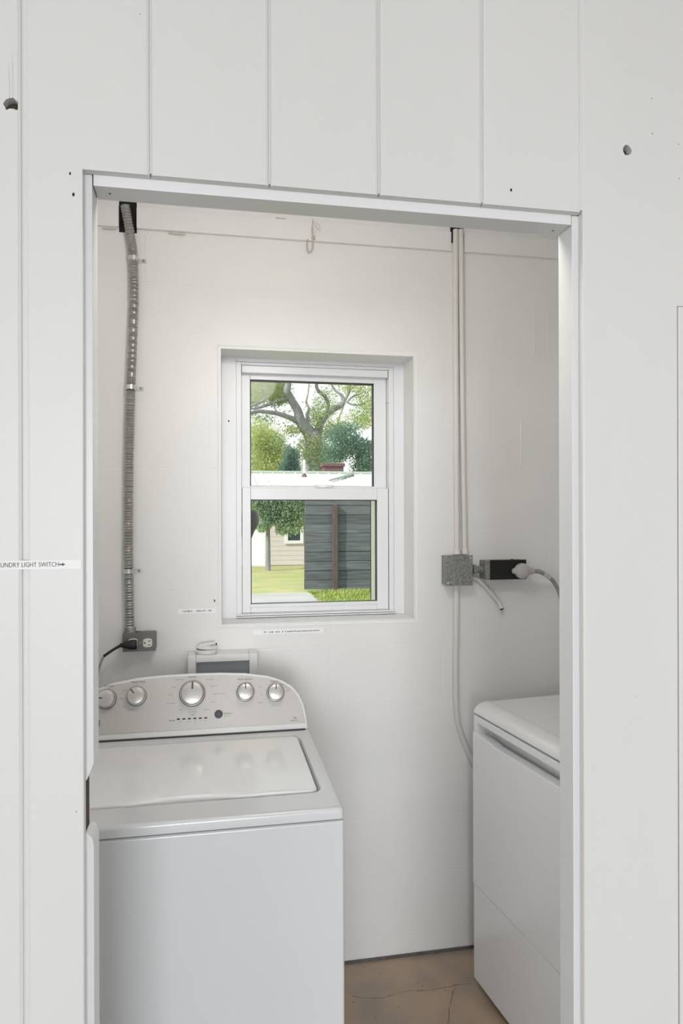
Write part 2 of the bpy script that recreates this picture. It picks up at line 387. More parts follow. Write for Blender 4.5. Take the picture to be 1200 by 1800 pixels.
bm = newbm(); bx(bm, X0, X1, YB - .004, YB + .01, 0, 0.010); obj('bare_foot', bm, M_foot, wb)
# plastered reveal of the window recess
bm = newbm()
rr = []
for o_, y in ((0.012, YB - 0.0012), (0.004, YB + 0.002), (0.0, YB + 0.012), (-0.002, 2.44)):
    rr.append([(WX0 - o_, y, WZ0 - o_), (WX1 + o_, y, WZ0 - o_), (WX1 + o_, y, WZ1 + o_), (WX0 - o_, y, WZ1 + o_)])
loft(bm, rr, caps=False); obj('window_reveal', bm, M_plast, wb, 60)
# timber plate along the top with two notches for the pipes
ZP = 2.489
for a, b in ((X0, -0.299), (-0.244, 0.832), (0.880, X1)):
    bm = newbm(); bx(bm, a, b, YB - 0.014, YB + 0.02, ZP, 2.558, .003); obj('top_plate', bm, M_block, wb)
bm = newbm(); bx(bm, -0.299, -0.244, YB - 0.002, YB + .012, ZP - .012, 2.60); obj('notch', bm, M_dark, wb)
bm = newbm(); bx(bm, 0.832, 0.880, YB - 0.006, YB + .012, ZP, 2.52); obj('notch_filler', bm, M_block, wb)
bm = newbm(); bx(bm, 0.832, 0.880, YB - 0.004, YB + .012, 2.5205, 2.60); obj('notch', bm, M_dark, wb)
bm = newbm(); bx(bm, X0, X1, YB + 0.004, YB + .02, 2.559, 2.60); obj('rough_top', bm, M_wood, wb)
for u, v, r, rz in ((402, 740, .0024, .003), (377, 1056, .002, .005), (380, 1132, .0025, .004), (379, 1141, .0015, .004), (555, 1098, .004, .0012), (517, 1113, .002, .001)):
    dot('nail_hole', u, v, YB, r, M_dark, wb, rz, .004)
for pts in (((256, 432), (258, 415), (264, 407)), ((940, 540), (940, 590), (939, 625)), ((915, 740), (916, 790), (914, 822)), ((957, 528), (958, 533)), ((952, 722), (955, 729))):
    bm = newbm(); tube(bm, [at(u, v, YB) for u, v in pts], .0022, 6); obj('paint_run', bm, M_block, wb)
bm = newbm()
for a, b, w in (((296, 409), (326, 413), .004), ((180, 402), (204, 404), .003), (486, 0, 0)[:0] or ((484, 382), (502, 386), .004)):
    A, B = at(a[0], a[1], YB - .0125), at(b[0], b[1], YB - .0125)
    bx(bm, A.x, B.x, YB - .0146, YB - .012, min(A.z, B.z), min(A.z, B.z) + w)
obj('paint_flake', bm, M_hook, wb)

bm = newbm(); bx(bm, X0 - 0.1, X0, YR, YB + .26, 0, 2.66); struct('wall_left', bm, M_block)
bm = newbm(); bx(bm, X1, X1 + 0.1, YR, YB + .26, 0, 2.66); struct('wall_right', bm, M_block)
bm = newbm(); bx(bm, X0 - .4, X1 + .4, YR, 3.25, ZC + .062, ZC + 0.16); bx(bm, X0, X1, YR, YB, ZC, ZC + .06); struct('ceiling', bm, M_ceil)
fl = newbm(); bx(fl, X0 - .1, X1 + .1, YJ, YB + .26, -0.12, 0.0); fl = struct('floor', fl, M_floor)
for pts in (((690, 1750), (720, 1742), (760, 1740), (800, 1732), (829, 1728)), ((803, 1733), (795, 1748), (789, 1775), (787, 1800), (780, 1830)), ((620, 1752), (660, 1755), (690, 1750))):
    bm = newbm(); P = [floor_at(*q) for q in pts]
    P = smooth_path(P, 5); P = [p + Vector((random.uniform(-.003, .003), random.uniform(-.003, .003), 0)) for p in P]
    tube(bm, P, [random.uniform(.0003, .0013) for _ in P], 5); obj('crack', bm, M_foot, fl)
for u, v in ((640, 1700), (668, 1712), (700, 1770), (620, 1762), (735, 1728), (783, 1741), (660, 1790), (742, 1733)):
    p = floor_at(u, v); bm = newbm(); lathe(bm, [(.002, -.0005), (.0018, .0006)], Matrix.Translation(p), 7); obj('speck', bm, M_foot, fl)
bm = newbm(); bx(bm, -8, 9, -3.5, YJ - 0.001, -0.12, -0.001); struct('patio_floor', bm, M_patio)
bm = newbm(); bx(bm, -40, 60, -60, -3.51, -.4, -.03); struct('driveway', bm, M_patio)
bm = newbm(); bx(bm, -7.5, 1.9, -7.2, YJ - .001, 2.722, 2.86); struct('added_shade_roof', bm, M_pceil)  # unseen roof added to cut sky light on the front wall

# ------------------------------------------------------------------ window
w1 = empty_struct('window_1')
FX0, FX1, FZ0, FZ1 = 0.0985, 0.6375, 1.205, 2.088
def frame(bm, o, i, y0, y1, bev=.0015):
    """o, i: (x0,x1,z0,z1) outer and inner rectangle"""
    bx(bm, o[0], i[0], y0, y1, o[2], o[3], bev); bx(bm, i[1], o[1], y0, y1, o[2], o[3], bev)
    bx(bm, i[0], i[1], y0, y1, o[2], i[2], bev); bx(bm, i[0], i[1], y0, y1, i[3], o[3], bev)
bm = newbm(); frame(bm, (WX0 + .002, WX1 - .001, WZ0 + .001, WZ1 - .001), (FX0 - .018, FX1 + .018, FZ0 - .008, FZ1 + .010), 2.440, 2.56); obj('window_frame', bm, M_vinyl, w1)
bm = newbm(); frame(bm, (FX0 - .018, FX1 + .018, FZ0 - .008, FZ1 + .010), (FX0, FX1, FZ0, FZ1), 2.446, 2.555); obj('frame_stop', bm, M_vinyl, w1)
for zz in (1.192, 1.199):
    bm = newbm(); bx(bm, FX0 - .02, FX1 + .02, 2.425, 2.446, zz, zz + .005, .001); obj('sill_step', bm, M_vinyl, w1)
GU = (0.131, 0.5895, 1.660, 2.044); GL = (0.1305, 0.5930, 1.2365, 1.609)
bm = newbm(); frame(bm, (FX0 + .001, FX1 - .001, 1.640, FZ1 - .016), GU, 2.482, 2.512, .002); s = obj('upper_sash', bm, M_vinyl, w1)
bm = newbm(); frame(bm, (GU[0], GU[1], GU[2], GU[3]), (GU[0] + .0035, GU[1] - .0035, GU[2] + .001, GU[3] - .004), 2.488, 2.506, 0); obj('gasket', bm, M_gask, s)
bm = newbm(); bx(bm, GU[0] + .001, GU[1] - .001, 2.494, 2.498, GU[2] + .001, GU[3] - .001); obj('pane', bm, M_glass, s)
bm = newbm(); bx(bm, FX0 + .002, FX1 - .002, 2.452, 2.481, FZ1 - .026, FZ1 - .0005, .001); obj('head_track', bm, M_vinyl, w1)
bm = newbm(); frame(bm, (FX0 + .002, FX1 - .002, 1.2055, 1.652), GL, 2.450, 2.479, .002); s = obj('lower_sash', bm, M_vinyl, w1)
bm = newbm(); frame(bm, GL, (GL[0] + .003, GL[1] - .003, GL[2] + .001, GL[3] - .003), 2.456, 2.474, 0); obj('gasket', bm, M_gask, s)
bm = newbm(); bx(bm, GL[0] + .001, GL[1] - .001, 2.462, 2.466, GL[2] + .001, GL[3] - .001); obj('pane', bm, M_glass, s)
bm = newbm(); bx(bm, GL[0] - .004, GL[1] + .004, 2.446, 2.452, GL[2] - .011, GL[2] - .002, .001); obj('finger_rail', bm, M_vinyl, s)
p = at(570, 853, 2.46)
bm = newbm()
prism(bm, [(p.x + .036 * math.cos(t), p.y + .004 - .018 * math.sin(t)) for t in [math.pi * k / 12 for k in range(13)]], 'Z', 1.6525, 1.662)
obj('sash_lock', bevel_all(bm, .001), M_vinyl, s)
bm = newbm(); frame(bm, (WX0 - .03, WX1 + .06, WZ0 - .03, 1.66), (FX0 - .012, 0.6105, 1.198, 1.612), 2.5605, 2.628, .0015); oc = obj('outer_casing', bm, M_vinyl, w1)
bm = newbm(); bx(bm, 0.6085, 0.6125, 2.6282, 2.632, 1.198, 1.612); bx(bm, FX0, 0.6085, 2.6282, 2.632, 1.6105, 1.6125); obj('gasket', bm, M_gask, oc)
dot('nail_hole', 681, 708, 2.4455, .002, M_inkl, w1)

# ================================================================== WASHER
WL, WR, WY0, WY1 = -0.396, 0.272, 1.425, 2.115
wc = (WL + WR) / 2
ws = thing('washing_machine', 'white top-loading washing machine with silver control panel on the left', 'washing machine', (wc, (WY0 + WY1) / 2, 0))
O = Vector(ws.location)
def wobj(name, bm, m, parent=None, **k):
    bm.transform(Matrix.Translation(-O)); return obj(name, bm, m, parent or ws, **k)
ZS, ZD = 0.906, 0.931
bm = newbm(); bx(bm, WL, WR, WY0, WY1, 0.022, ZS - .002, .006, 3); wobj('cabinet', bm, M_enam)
bm = newbm(); bx(bm, WL + .006, WR - .006, WY0 + .007, WY1 - .01, ZS - .004, ZS + .002); wobj('cabinet_seam', bm, M_shad)
for x in (WL + .05, WR - .05):
    for y in (WY0 + .05, WY1 - .05):
        bm = newbm(); lathe(bm, [(.018, 0), (.022, .006), (.016, .012), (.012, .03)], Matrix.Translation((x, y, 0)), 16); wobj('foot', bm, M_shad)
# top deck: frame round the lid well
LX0, LX1, LY0, LY1 = WL + .035, 0.237, 1.516, 1.915
def rrect(x0, x1, y0, y1, r, n=6):
    out = []
    for cx_, cy_, a0 in ((x1 - r, y0 + r, -90), (x1 - r, y1 - r, 0), (x0 + r, y1 - r, 90), (x0 + r, y0 + r, 180)):
        out += [(cx_ + r * math.cos(R(a0 + 90 * k / n)), cy_ + r * math.sin(R(a0 + 90 * k / n))) for k in range(n + 1)]
    return out
bm = newbm()
lev = [(0.0, ZS + .001, .010), (0.0, ZD - .008, .010), (.0025, ZD - .003, .011), (.008, ZD, .012)]
rings = [[(x, y, z) for x, y in rrect(WL + i, WR - i, WY0 + i, WY1 - i, r)] for i, z, r in lev]
inner = [(-.004, ZD, .030), (0.0, ZD - .002, .028), (.003, ZD - .012, .026), (.005, ZD - .022, .025)]
rings += [[(x, y, z) for x, y in rrect(LX0 + i, LX1 - i, LY0 + i, LY1 - i, r)] for i, z, r in inner]
loft(bm, rings); wobj('top_deck', bm, M_enam, smooth=50)
# lid: gently crowned panel with a finger scoop along its front edge
bm = newbm(); gx, gy = 40, 20; e = .0065
def lidz(x, y):
    sx_ = (x - LX0) / (LX1 - LX0); sy = (y - LY0) / (LY1 - LY0)
    zc = ZD + .002 + .004 * (1 - (2 * sx_ - 1) ** 4) * (1 - (2 * sy - 1) ** 4)
    return zc
ol = rrect(LX0 + e, LX1 - e, LY0 + e, LY1 - e, .020, 6)
cxm, cym = (LX0 + LX1) / 2, (LY0 + LY1) / 2
def scoop(x, y):
    s = max(0, 1 - ((x + .062) / .115) ** 2) if y < LY0 + .02 else 0
    return s
def fine(poly, step=.02):
    out = []
    for i in range(len(poly)):
        a, b = Vector(poly[i]), Vector(poly[(i + 1) % len(poly)]); n = max(1, int((b - a).length / step))
        out += [tuple(a + (b - a) * k / n) for k in range(n)]
    return out
ol = fine(ol)
rings = []
for f, dz in ((1.0, -.018), (1.0, -.006), (.994, -.0015), (.985, 0), (.90, 0), (.7, 0), (.4, 0), (.1, 0)):
    ring_ = []
    for x, y in ol:
        X, Y = cxm + (x - cxm) * f, cym + (y - cym) * (f if f < .95 else 1 - (1 - f) * 1.4)
        sc = scoop(x, y) if f > .95 else 0
        ring_.append((X, Y + .013 * sc, lidz(X, Y) + dz - .0065 * sc))
    rings.append(ring_)
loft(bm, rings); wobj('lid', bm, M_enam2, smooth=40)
bm = newbm(); lathe(bm, [(.0014, -.002), (.0012, .0035)], Matrix.Translation((floor_at(480, 1305, ZD).x, floor_at(480, 1305, ZD).y, ZD)), 8); wobj('lid_bumper', bm, M_inkl)
# console
CYB, CYT = 1.965, 2.030            # front face at its foot and at its crown
CZ0, CZ1 = ZD + .001, 1.098
half = [(x * 1.018, h * .985) for x, h in [(.325, 0.0), (.3245, .012), (.3225, .036), (.3165, .068), (.3035, .096), (.285, .119), (.257, .136), (.217, .150), (.15, .1605), (.08, .165), (.0, .1660)]]
outl = [(x, h) for x, h in half] + [(-x, h) for x, h in half[-2::-1]]
sl = (CYT - CYB) / (CZ1 - CZ0)
def con(x, h, out=0.0):
    """a point on the sloping console face, out = distance in front of it"""
    n = Vector((0, -1, sl)).normalized()
    return Vector((wc + x, CYB + sl * h, CZ0 + h)) + n * out
bm = newbm()
def cring(s, out, y=None):
    r_ = []
    for x, h in outl:
        X, H = x * (1 - s / .325), (h - .083) * (1 - s / .083) + .083
        p = con(X, H, out)
        if y is not None: p = Vector((p.x * 1.0, y, CZ0 + (p.z - CZ0) * .78))
        r_.append(p)
    return r_
loft(bm, [cring(0, 0, WY1 - .004), cring(0, -.012), cring(.0012, -.004), cring(.005, 0.0)])
cs = wobj('console', bm, M_plas, smooth=50)
# silver fascia, a white margin left all round it and a wider strip below
bm = newbm()
fo = []
for k, (x, h) in enumerate(outl):
    a_, b_ = Vector(outl[max(k - 1, 0)]), Vector(outl[min(k + 1, len(outl) - 1)]); t_ = (b_ - a_).normalized()
    c_in = Vector((0, .07))
    q_ = min((Vector((x, h)) + Vector((-t_.y, t_.x)) * .0080, Vector((x, h)) - Vector((-t_.y, t_.x)) * .0080), key=lambda p_: (p_ - c_in).length)
    fo.append((q_.x, max(q_.y, .0165)))
loft(bm, [[con(x, h, -.002) for x, h in fo], [con(x, h, .0010) for x, h in fo], [con(x * .997, .09 + (h - .09) * .994, .0018) for x, h in fo]])
fs = wobj('control_panel', bm, M_silv, smooth=0)
bm = newbm(); bx(bm, wc - .322, wc + .322, CYB - .004, CYB + .03, ZD - .0012, ZD + .0022); wobj('console_gap', bm, M_shad)
nrm = Vector((0, -1, sl)).normalized(); up = Vector((0, sl, 1)).normalized(); rt = Vector((1, 0, 0))
def onface(u, v):
    d = ray(u, v); o_ = Vector((0, 0, EYE)); p0 = con(0, 0)
    t = (p0 - o_).dot(nrm) / d.dot(nrm); q = o_ + d * t
    return q
def fmat(p, out=.0018, roll=0.0):
    return Matrix.Translation(p + nrm * out) @ Matrix((rt, up, nrm)).transposed().to_4x4() @ Matrix.Rotation(roll, 4, 'Z')
def knob(u, v, r, roll, name='knob'):
    p = onface(u, v); M = fmat(p, .0016)
    bm = newbm(); lathe(bm, [(r * 1.02, 0), (r * 1.03, .004), (r, .012), (r * .97, .020), (r * .93, .0225), (r * .90, .0230), (r * .87, .0222), (r * .86, .0215)], M, 40)
    k = wobj(name, bm, M_chrom)
    bm = newbm(); lathe(bm, [(r * .86, .0205), (r * .855, .0222), (r * .6, .0236), (r * .2, .0242)], M, 40); wobj('knob_face', bm, M_knob, k)
    k2 = k
    Mr = M @ Matrix.Rotation(roll, 4, 'Z')
    bm = newbm(); bx(bm, -.0018 * r / .027, .0018 * r / .027, r * .30, r * .88, .021, .0246); bm.transform(Mr); wobj('pointer', bm, M_ink, k2)
    bm = newbm(); lathe(bm, [(r * 1.06, -.0012), (r * 1.06, .0014), (r * .98, .0018)], M, 40); wobj('knob_skirt', bm, M_shad, k2)
knob(338, 1219.5, .0345, R(-2)); knob(240, 1224, .0262, R(40)); knob(187, 1229, .0262, R(85)); knob(431, 1217, .0248, R(-1)); knob(484, 1217.5, .0248, R(-1))
bm = newbm(); lathe(bm, [(.0115, 0), (.0115, .003), (.0105, .0045), (.0095, .005), (.002, .0044)], fmat(onface(384, 1255.5), .0015), 28); bt = wobj('start_button', bm, M_btn)
bm = newbm(); bx(bm, -.0006, .0006, -.0045, .0045, .0044, .0054); bm.transform(fmat(onface(384, 1255.5), .0015)); wobj('button_mark', bm, M_inkl, bt)
for k in range(6):
    bm = newbm(); bx(bm, -.0042, .0042, -.0019, .0019, -.001, .0006, .0004, 1); bm.transform(fmat(onface(313.5 + 9.6 * k, 1264.3 - .45 * k), .0018)); wobj('indicator_light', bm, M_gask)
big = newbm(); small = newbm()
def put(bmx, s, u, v, size): join(bmx, text_bm(s, size, fmat(onface(u, v), .0020), thick=.00015))
put(big, 'Soil Level', 192, 1206, .0072); put(big, 'Water Temp', 243, 1199, .0072); put(big, 'Normal', 338, 1190, .0072)
put(big, 'Wash Options', 430, 1194, .0072); put(big, 'Dispenser', 482, 1197.5, .0062); put(big, 'Sensing', 302, 1266.5, .0058); put(big, 'Start/Pause', 401, 1254, .0052)
put(big, 'start', 339, 1256, .0060); put(big, 'He', 518, 1262, .0085); put(big, 'high efficiency', 517, 1266.5, .0042)
wl = text_bm('Whirlpool', .026, fmat(onface(140, 1274), .0020), thick=.00015); join(big, wl)
for s, u, v in (('Heavy Duty', 368, 1194), ('Bulky Items', 376, 1206), ('Deep Water Wash', 385, 1219.5), ('Colors', 374, 1234), ('Delicates', 364, 1247.5), ('Quick Wash', 315, 1195), ('Casual', 305, 1208), ('Towels', 299, 1222),
                ('Clean Washer', 300, 1236.5), ('Soak', 318, 1248), ('Rinse & Spin', 339, 1251.5), ('Cool', 241, 1205), ('Warm', 220, 1213.5), ('Cold', 213, 1228), ('Hot', 219, 1242), ('Tap Cold', 231, 1248),
                ('Light', 183, 1213), ('Normal', 438, 1201), ('Rinse', 457, 1207), ('Spin', 460, 1221), ('Presoak', 457, 1235), ('Fabric Softener', 493, 1203.5), ('On', 503, 1208), ('Extra', 507, 1212), ('Off', 506, 1215),
                ('hold 3 sec', 400, 1258.5), ('wash', 317, 1268.5), ('rinse', 332, 1268), ('spin', 343, 1267.5), ('lid', 352, 1267), ('done', 361, 1266.5)):
    put(small, s, u, v, .0046)
wobj('lettering', big, M_ink, smooth=0, kind='stuff'); wobj('small_lettering', small, M_inkl, smooth=0, kind='stuff')

# ================================================================== DRYER (stands turned a little, front towards the washer)
dy = thing('clothes_dryer', 'white clothes dryer at the right jamb with its front facing the washer', 'dryer', (0.846, 2.145, 0), R(6.7))
DW, DD = 0.695, 0.70                # width along -y, depth along +x
def dobj(name, bm, m, parent=None, **k): return obj(name, bm, m, parent or dy, **k)
ZL = 0.893
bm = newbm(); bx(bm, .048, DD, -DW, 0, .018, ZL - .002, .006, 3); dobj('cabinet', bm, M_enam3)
bm = newbm(); bx(bm, .03, DD - .03, -DW + .03, -.03, .004, .02); dobj('plinth_shadow_gap', bm, M_shad)  # dark box put in as the shade under the dryer
for x in (.06, DD - .06):
    for y in (-.06, -DW + .06):
        bm = newbm(); lathe(bm, [(.018, 0), (.022, .005), (.014, .012), (.012, .024)], Matrix.Translation((x, y, 0)), 14); dobj('foot', bm, M_shad)
# lid with a rounded front
prof = [(.004, ZL + .001), (.0, ZL + .006), (.001, ZL + .016), (.007, ZL + .027), (.018, ZL + .035), (.034, ZL + .0395), (.050, ZL + .0405), (.054, ZL + .0390), (.058, ZL + .0395), (DD - .02, ZL + .0395), (DD, ZL + .030), (DD, ZL + .001)]
bm = newbm()
secs = []
for y, f in ((0.0, .78), (-.004, .93), (-.010, 1.0), (-DW + .010, 1.0), (-DW + .004, .93), (-DW, .78)):
    secs.append([(x, y, ZL + (z - ZL) * f) for x, z in prof])
loft(bm, secs); dobj('top_lid', bm, M_enam2, smooth=30)
bm = newbm(); bx(bm, .012, DD - .006, -DW + .004, -.004, ZL - .0025, ZL + .0015); dobj('lid_seam', bm, M_shad)
# front: side stiles and band above the handle slot
ZHt, ZHb, ZSm = 0.868, 0.831, 0.334
bm = newbm(); bx(bm, .0, .055, -DW, 0, ZHt, ZL - .002, .003, 2); dobj('front_band', bm, M_enam3)
bm = newbm(); bx(bm, .0, .055, -.022, 0, ZHb - .002, ZHt + .004, .002, 2); dobj('front_band', bm, M_enam3)
bm = newbm(); bx(bm, .0, .055, -DW, -DW + .022, ZHb - .002, ZHt + .004, .002, 2); dobj('front_band', bm, M_enam3)
# door panel: full-width, its top lip forms the pull
yb = -.125
bm = newbm()
prism(bm, [(-.0005, ZSm + .0012), (-DW + .0005, ZSm + .0012), (-DW + .0005, ZHb), (yb - .010, ZHb - .004), (yb, ZHb + .0), (-.030, ZHb + .003), (-.0005, ZHb + .003)], 'X', -.004, .030)
dobj('door', bevel_all(bm, .0025, 3), M_enam3)
bm = newbm(); bx(bm, -.002, .049, -DW + .0005, -.0005, .020, ZSm - .0012, .0025, 3); dobj('lower_panel', bm, M_enam3)
bm = newbm(); bx(bm, .005, .049, -DW + .004, -.004, ZSm - .004, ZSm + .004); dobj('panel_seam', bm, M_inkl)

# ================================================================== LEFT: flexible conduit, outlet, plug
fc = thing('flexible_conduit', 'ribbed grey metal conduit strapped down the back wall left of window', 'conduit', at(226, 1105, YB - .02))
FO = Vector(fc.location)
def sub(base, name, bm, m, parent, **k):
    bm.transform(Matrix.Translation(-base)); return obj(name, bm, m, parent, **k)
yc = YB - 0.0165
path = smooth_path([at(220, 362, yc - .003) , at(224, 385, yc - .004), at(230, 420, yc), at(234, 455, yc), at(235.5, 520, yc), at(233, 600, yc), at(230, 680, yc), at(227, 790, yc), at(226, 900, yc), at(226, 1000, yc), at(228.5, 1113, yc - .004)], 40)
pts, rad = [], []
acc = 0; pitch = .0088
for i, p in enumerate(path):
    pts.append(p)
dense = []
for a, b in zip(pts, pts[1:]):
    n = max(1, int((b - a).length / (pitch / 4)))
    dense += [a + (b - a) * k / n for k in range(n)]
L = 0; rad = []
for i, p in enumerate(dense):
    if i: L += (p - dense[i - 1]).length
    rad.append(.0140 + .0017 * math.sin(2 * math.pi * L / pitch))
bm = newbm(); tube(bm, dense, rad, 14); sub(FO, 'ribbed_tube', bm, M_flex, fc, smooth=60)
for u, v in ((234, 455), (229.5, 681), (226, 1004)):
    p = at(u, v, yc); bm = newbm()
    ar = [(p.x + .0168 * math.cos(t), p.y - .0168 * math.sin(t)) for t in [math.pi * k / 14 for k in range(15)]]
    ai = [(p.x + .0158 * math.cos(t), p.y - .0158 * math.sin(t)) for t in [math.pi * k / 14 for k in range(14, -1, -1)]]
    prism(bm, ar + ai, 'Z', p.z - .007, p.z + .007)
    bx(bm, p.x + .0155, p.x + .040, YB - .003, YB - .0008, p.z - .0075, p.z + .0065, .0006, 1)
    st = sub(FO, 'pipe_strap', bm, M_steel, fc)
    bm = newbm(); lathe(bm, [(.0045, 0), (.0042, .0018), (.002, .003)], Matrix.Translation((p.x + .031, YB - .0028, p.z)) @ Matrix.Rotation(R(90), 4, 'X'), 12); sub(FO, 'screw', bm, M_galv, st)
p = at(229, 1112, yc - .004); bm = newbm()
lathe(bm, [(.019, -.010), (.021, -.008), (.021, .002), (.0185, .006), (.0180, .016), (.0165, .018)], Matrix.Translation(p), 18); sub(FO, 'connector', bm, M_galv, fc)
bm = newbm(); tube(bm, [p + Vector((.018, -.004, .008)), p + Vector((.027, -.004, .008))], .004, 10); sub(FO, 'clamp_screw', bm, M_steel, fc)

a, b = at(216, 1114, 2.272), at(273.5, 1144, 2.272)
ob = thing('outlet_box', 'grey metal electrical box with white outlet below the ribbed conduit', 'outlet', ((a.x + b.x) / 2, 2.295, b.z))
OO = Vector(ob.location)
zt_, zb_ = (at(245, 1113, 2.272).z, at(245, 1144.5, 2.272).z)
bm = newbm(); bx(bm, a.x, b.x, 2.2735, YB - .001, zb_, zt_, .004, 3); sub(OO, 'box', bm, M_cover, ob)
bm = newbm(); bx(bm, a.x - .001, b.x + .001, 2.271, 2.2745, zb_ - .001, zt_ + .001, .0014, 2); cv = sub(OO, 'cover_plate', bm, M_cover, ob)
for u in (233.5, 259.3):
    q = at(u, 1130, 2.2705); bm = newbm()
    w, h = .0168, .0138
    prism(bm, [(q.x + w * max(-.72, min(.72, math.cos(t))) / .86, q.z + h * math.sin(t) * 1.05) for t in [2 * math.pi * k / 28 for k in range(28)]], 'Y', 2.2685, 2.2725)
    rc = sub(OO, 'receptacle', bevel_all(bm, .0006, 1, 50), M_ivory, ob)
    for dz, hh in ((.0062, .0040), (-.0062, .0032)):
        bm = newbm(); bx(bm, q.x + .002, q.x + .002 + 2 * hh, 2.2679, 2.2700, q.z + dz - .0011, q.z + dz + .0011); sub(OO, 'slot', bm, M_gask, rc)
    bm = newbm(); lathe(bm, [(.0026, 0), (.0026, .002)], Matrix.Translation((q.x - .0085, 2.2697, q.z)) @ Matrix.Rotation(R(90), 4, 'X'), 12); sub(OO, 'ground_hole', bm, M_gask, rc)
q = at(246.3, 1130, 2.271); bm = newbm(); lathe(bm, [(.0034, 0), (.0030, .0012)], Matrix.Translation((q.x, 2.2712, q.z)) @ Matrix.Rotation(R(90), 4, 'X'), 12); sub(OO, 'screw', bm, M_galv, ob)
# washer plug and cord
q = at(231, 1132, 2.262)
pl = thing('power_plug', 'black plug and cord in the left socket of the grey outlet box', 'plug', q); PO = Vector(pl.location)
bm = newbm()
secs = []
for x, hy, hz in ((.017, .011, .0150), (.012, .016, .0160), (-.002, .0165, .0155), (-.015, .014, .0120), (-.026, .009, .0080), (-.034, .0060, .0058)):
    secs.append([(q.x + x, 2.2515 + hy * c_ * .95, q.z - .001 + hz * s_) for c_, s_ in [(math.cos(2 * math.pi * k / 16), math.sin(2 * math.pi * k / 16)) for k in range(16)]])
loft(bm, secs); sub(PO, 'plug_body', bm, M_black, pl, smooth=60)
cp = smooth_path([Vector((q.x - .030, 2.2515, q.z - .001)), at(204, 1139, 2.25), at(190, 1148, 2.24), at(182, 1154, 2.235)], 8)
bm = newbm(); tube(bm, cp, .0044, 10); sub(PO, 'cord', bm, M_black, pl, smooth=60)
cp = smooth_path([at(182.5, 1153.5, 2.235), at(177, 1165, 2.23), at(172, 1185, 2.22), at(169, 1230, 2.20), at(165, 1300, 2.19)], 8)
bm = newbm(); tube(bm, cp, .0036, 10); c_ = sub(PO, 'cord', bm, M_cord, pl, smooth=60)

# white framed box with grey recess behind the console, and the puck on it
yA = 2.245; a, b = at(330, 1153, yA), at(452, 1148, yA)
zt_ = (a.z + b.z) / 2; zb_ = zt_ - .200
fb = thing('wall_box', 'shallow white framed box with grey recess on wall behind the washer', 'wall box', ((a.x + b.x) / 2, (yA + YB) / 2, zb_)); BO = Vector(fb.location)
a2, b2 = at(344.5, 1166, yA), at(438, 1160, yA)
bm = newbm(); frame(bm, (a.x, b.x, zb_, zt_), (a2.x, b2.x, zb_ + .022, zt_ - .023), yA, YB - .0015, .002); sub(BO, 'frame', bm, M_plas, fb)
bm = newbm(); bx(bm, a2.x - .004, b2.x + .004, yA + .012, yA + .02, zb_ + .018, zt_ - .018); sub(BO, 'recess_panel', bm, M_grey, fb)
pc = at(363, 1140, 2.282); pk = thing('round_puck', 'small round white plastic device on top of the framed box', 'device', (pc.x, 2.282, zt_ + .0004)); KO = Vector(pk.location)
T = Matrix.Translation((pc.x, 2.282, zt_ + .0004))
bm = newbm(); lathe(bm, [(.032, 0), (.034, .002), (.034, .012), (.032, .0142)], T, 32); sub(KO, 'base', bm, M_plas, pk)
bm = newbm(); lathe(bm, [(.0325, .0140), (.0325, .0165)], T, 32); sub(KO, 'gap_ring', bm, M_gask, pk)
bm = newbm(); lathe(bm, [(.0345, .0164), (.0345, .019), (.030, .023), (.020, .0255), (.005, .0265)], T @ Matrix.Rotation(R(3), 4, 'Y'), 32); sub(KO, 'cap', bm, M_plas, pk)
bm = newbm(); bx(bm, pc.x - .026, pc.x + .027, 2.274, 2.296, zt_ + .025, zt_ + .0325, .003, 2); bm.transform(Matrix.Translation(Vector((pc.x, 0, zt_ + .03))) @ Matrix.Rotation(R(-6), 4, 'Y') @ Matrix.Translation(-Vector((pc.x, 0, zt_ + .03)))); sub(KO, 'ridge', bm, M_plas, pk)

# ================================================================== RIGHT: pipes, junction box, dryer outlet
yp = YB - 0.0105
def pipe(label, pts, r=.0098, ends=()):
    P = smooth_path([at(u, v, y) for u, v, y in pts], 8); base = P[-1]
    t = thing('wall_pipe', label, 'pipe', base); bm = newbm(); tube(bm, P, r, 14); sub(base, 'tube', bm, M_pipe, t, smooth=60)
    for (u, v) in ends:
        q = at(u, v, yp); bm = newbm(); lathe(bm, [(r * 1.02, .012), (r * 1.28, .009), (r * 1.32, -.004), (r * 1.32, -.0065)], Matrix.Translation(q), 16); sub(base, 'coupling', bm, M_pipe, t)
    return t
pipe('white painted wall pipe running straight up above the junction box, left of its twin', [(800.5, 404, yp), (800.5, 520, yp), (801.5, 760, yp), (803, 974, yp)], ends=((803, 971),))
pipe('right one of two white painted pipes above the junction box', [(809.5, 404, yp), (810.5, 520, yp), (813, 760, yp), (816.5, 974, yp)], ends=((816.5, 971),))
pipe('white wall pipe leaving the junction box downwards and bending behind the dryer', [(802, 1022, yp), (801.5, 1100, yp), (800.5, 1180, yp), (801.5, 1240, yp), (806, 1275, yp), (816, 1306, yp), (828, 1332, yp), (845, 1362, yp - .004), (870, 1420, yp - .006)], .0105)
yj = 2.268
a, b = at(783, 977, yj), at(831, 1029, yj); z0_, z1_ = at(806, 1029.5, yj).z, at(806, 976.5, yj).z
jb = thing('junction_box', 'square galvanised junction box with speckled grey cover beside the black outlet', 'junction box', ((a.x + b.x) / 2, (yj + YB) / 2, z0_)); JO = Vector(jb.location)
bm = newbm(); bx(bm, a.x + .001, b.x - .001, yj + .003, YB - .001, z0_ + .001, z1_ - .001, .004, 2); sub(JO, 'box', bm, M_galv, jb)
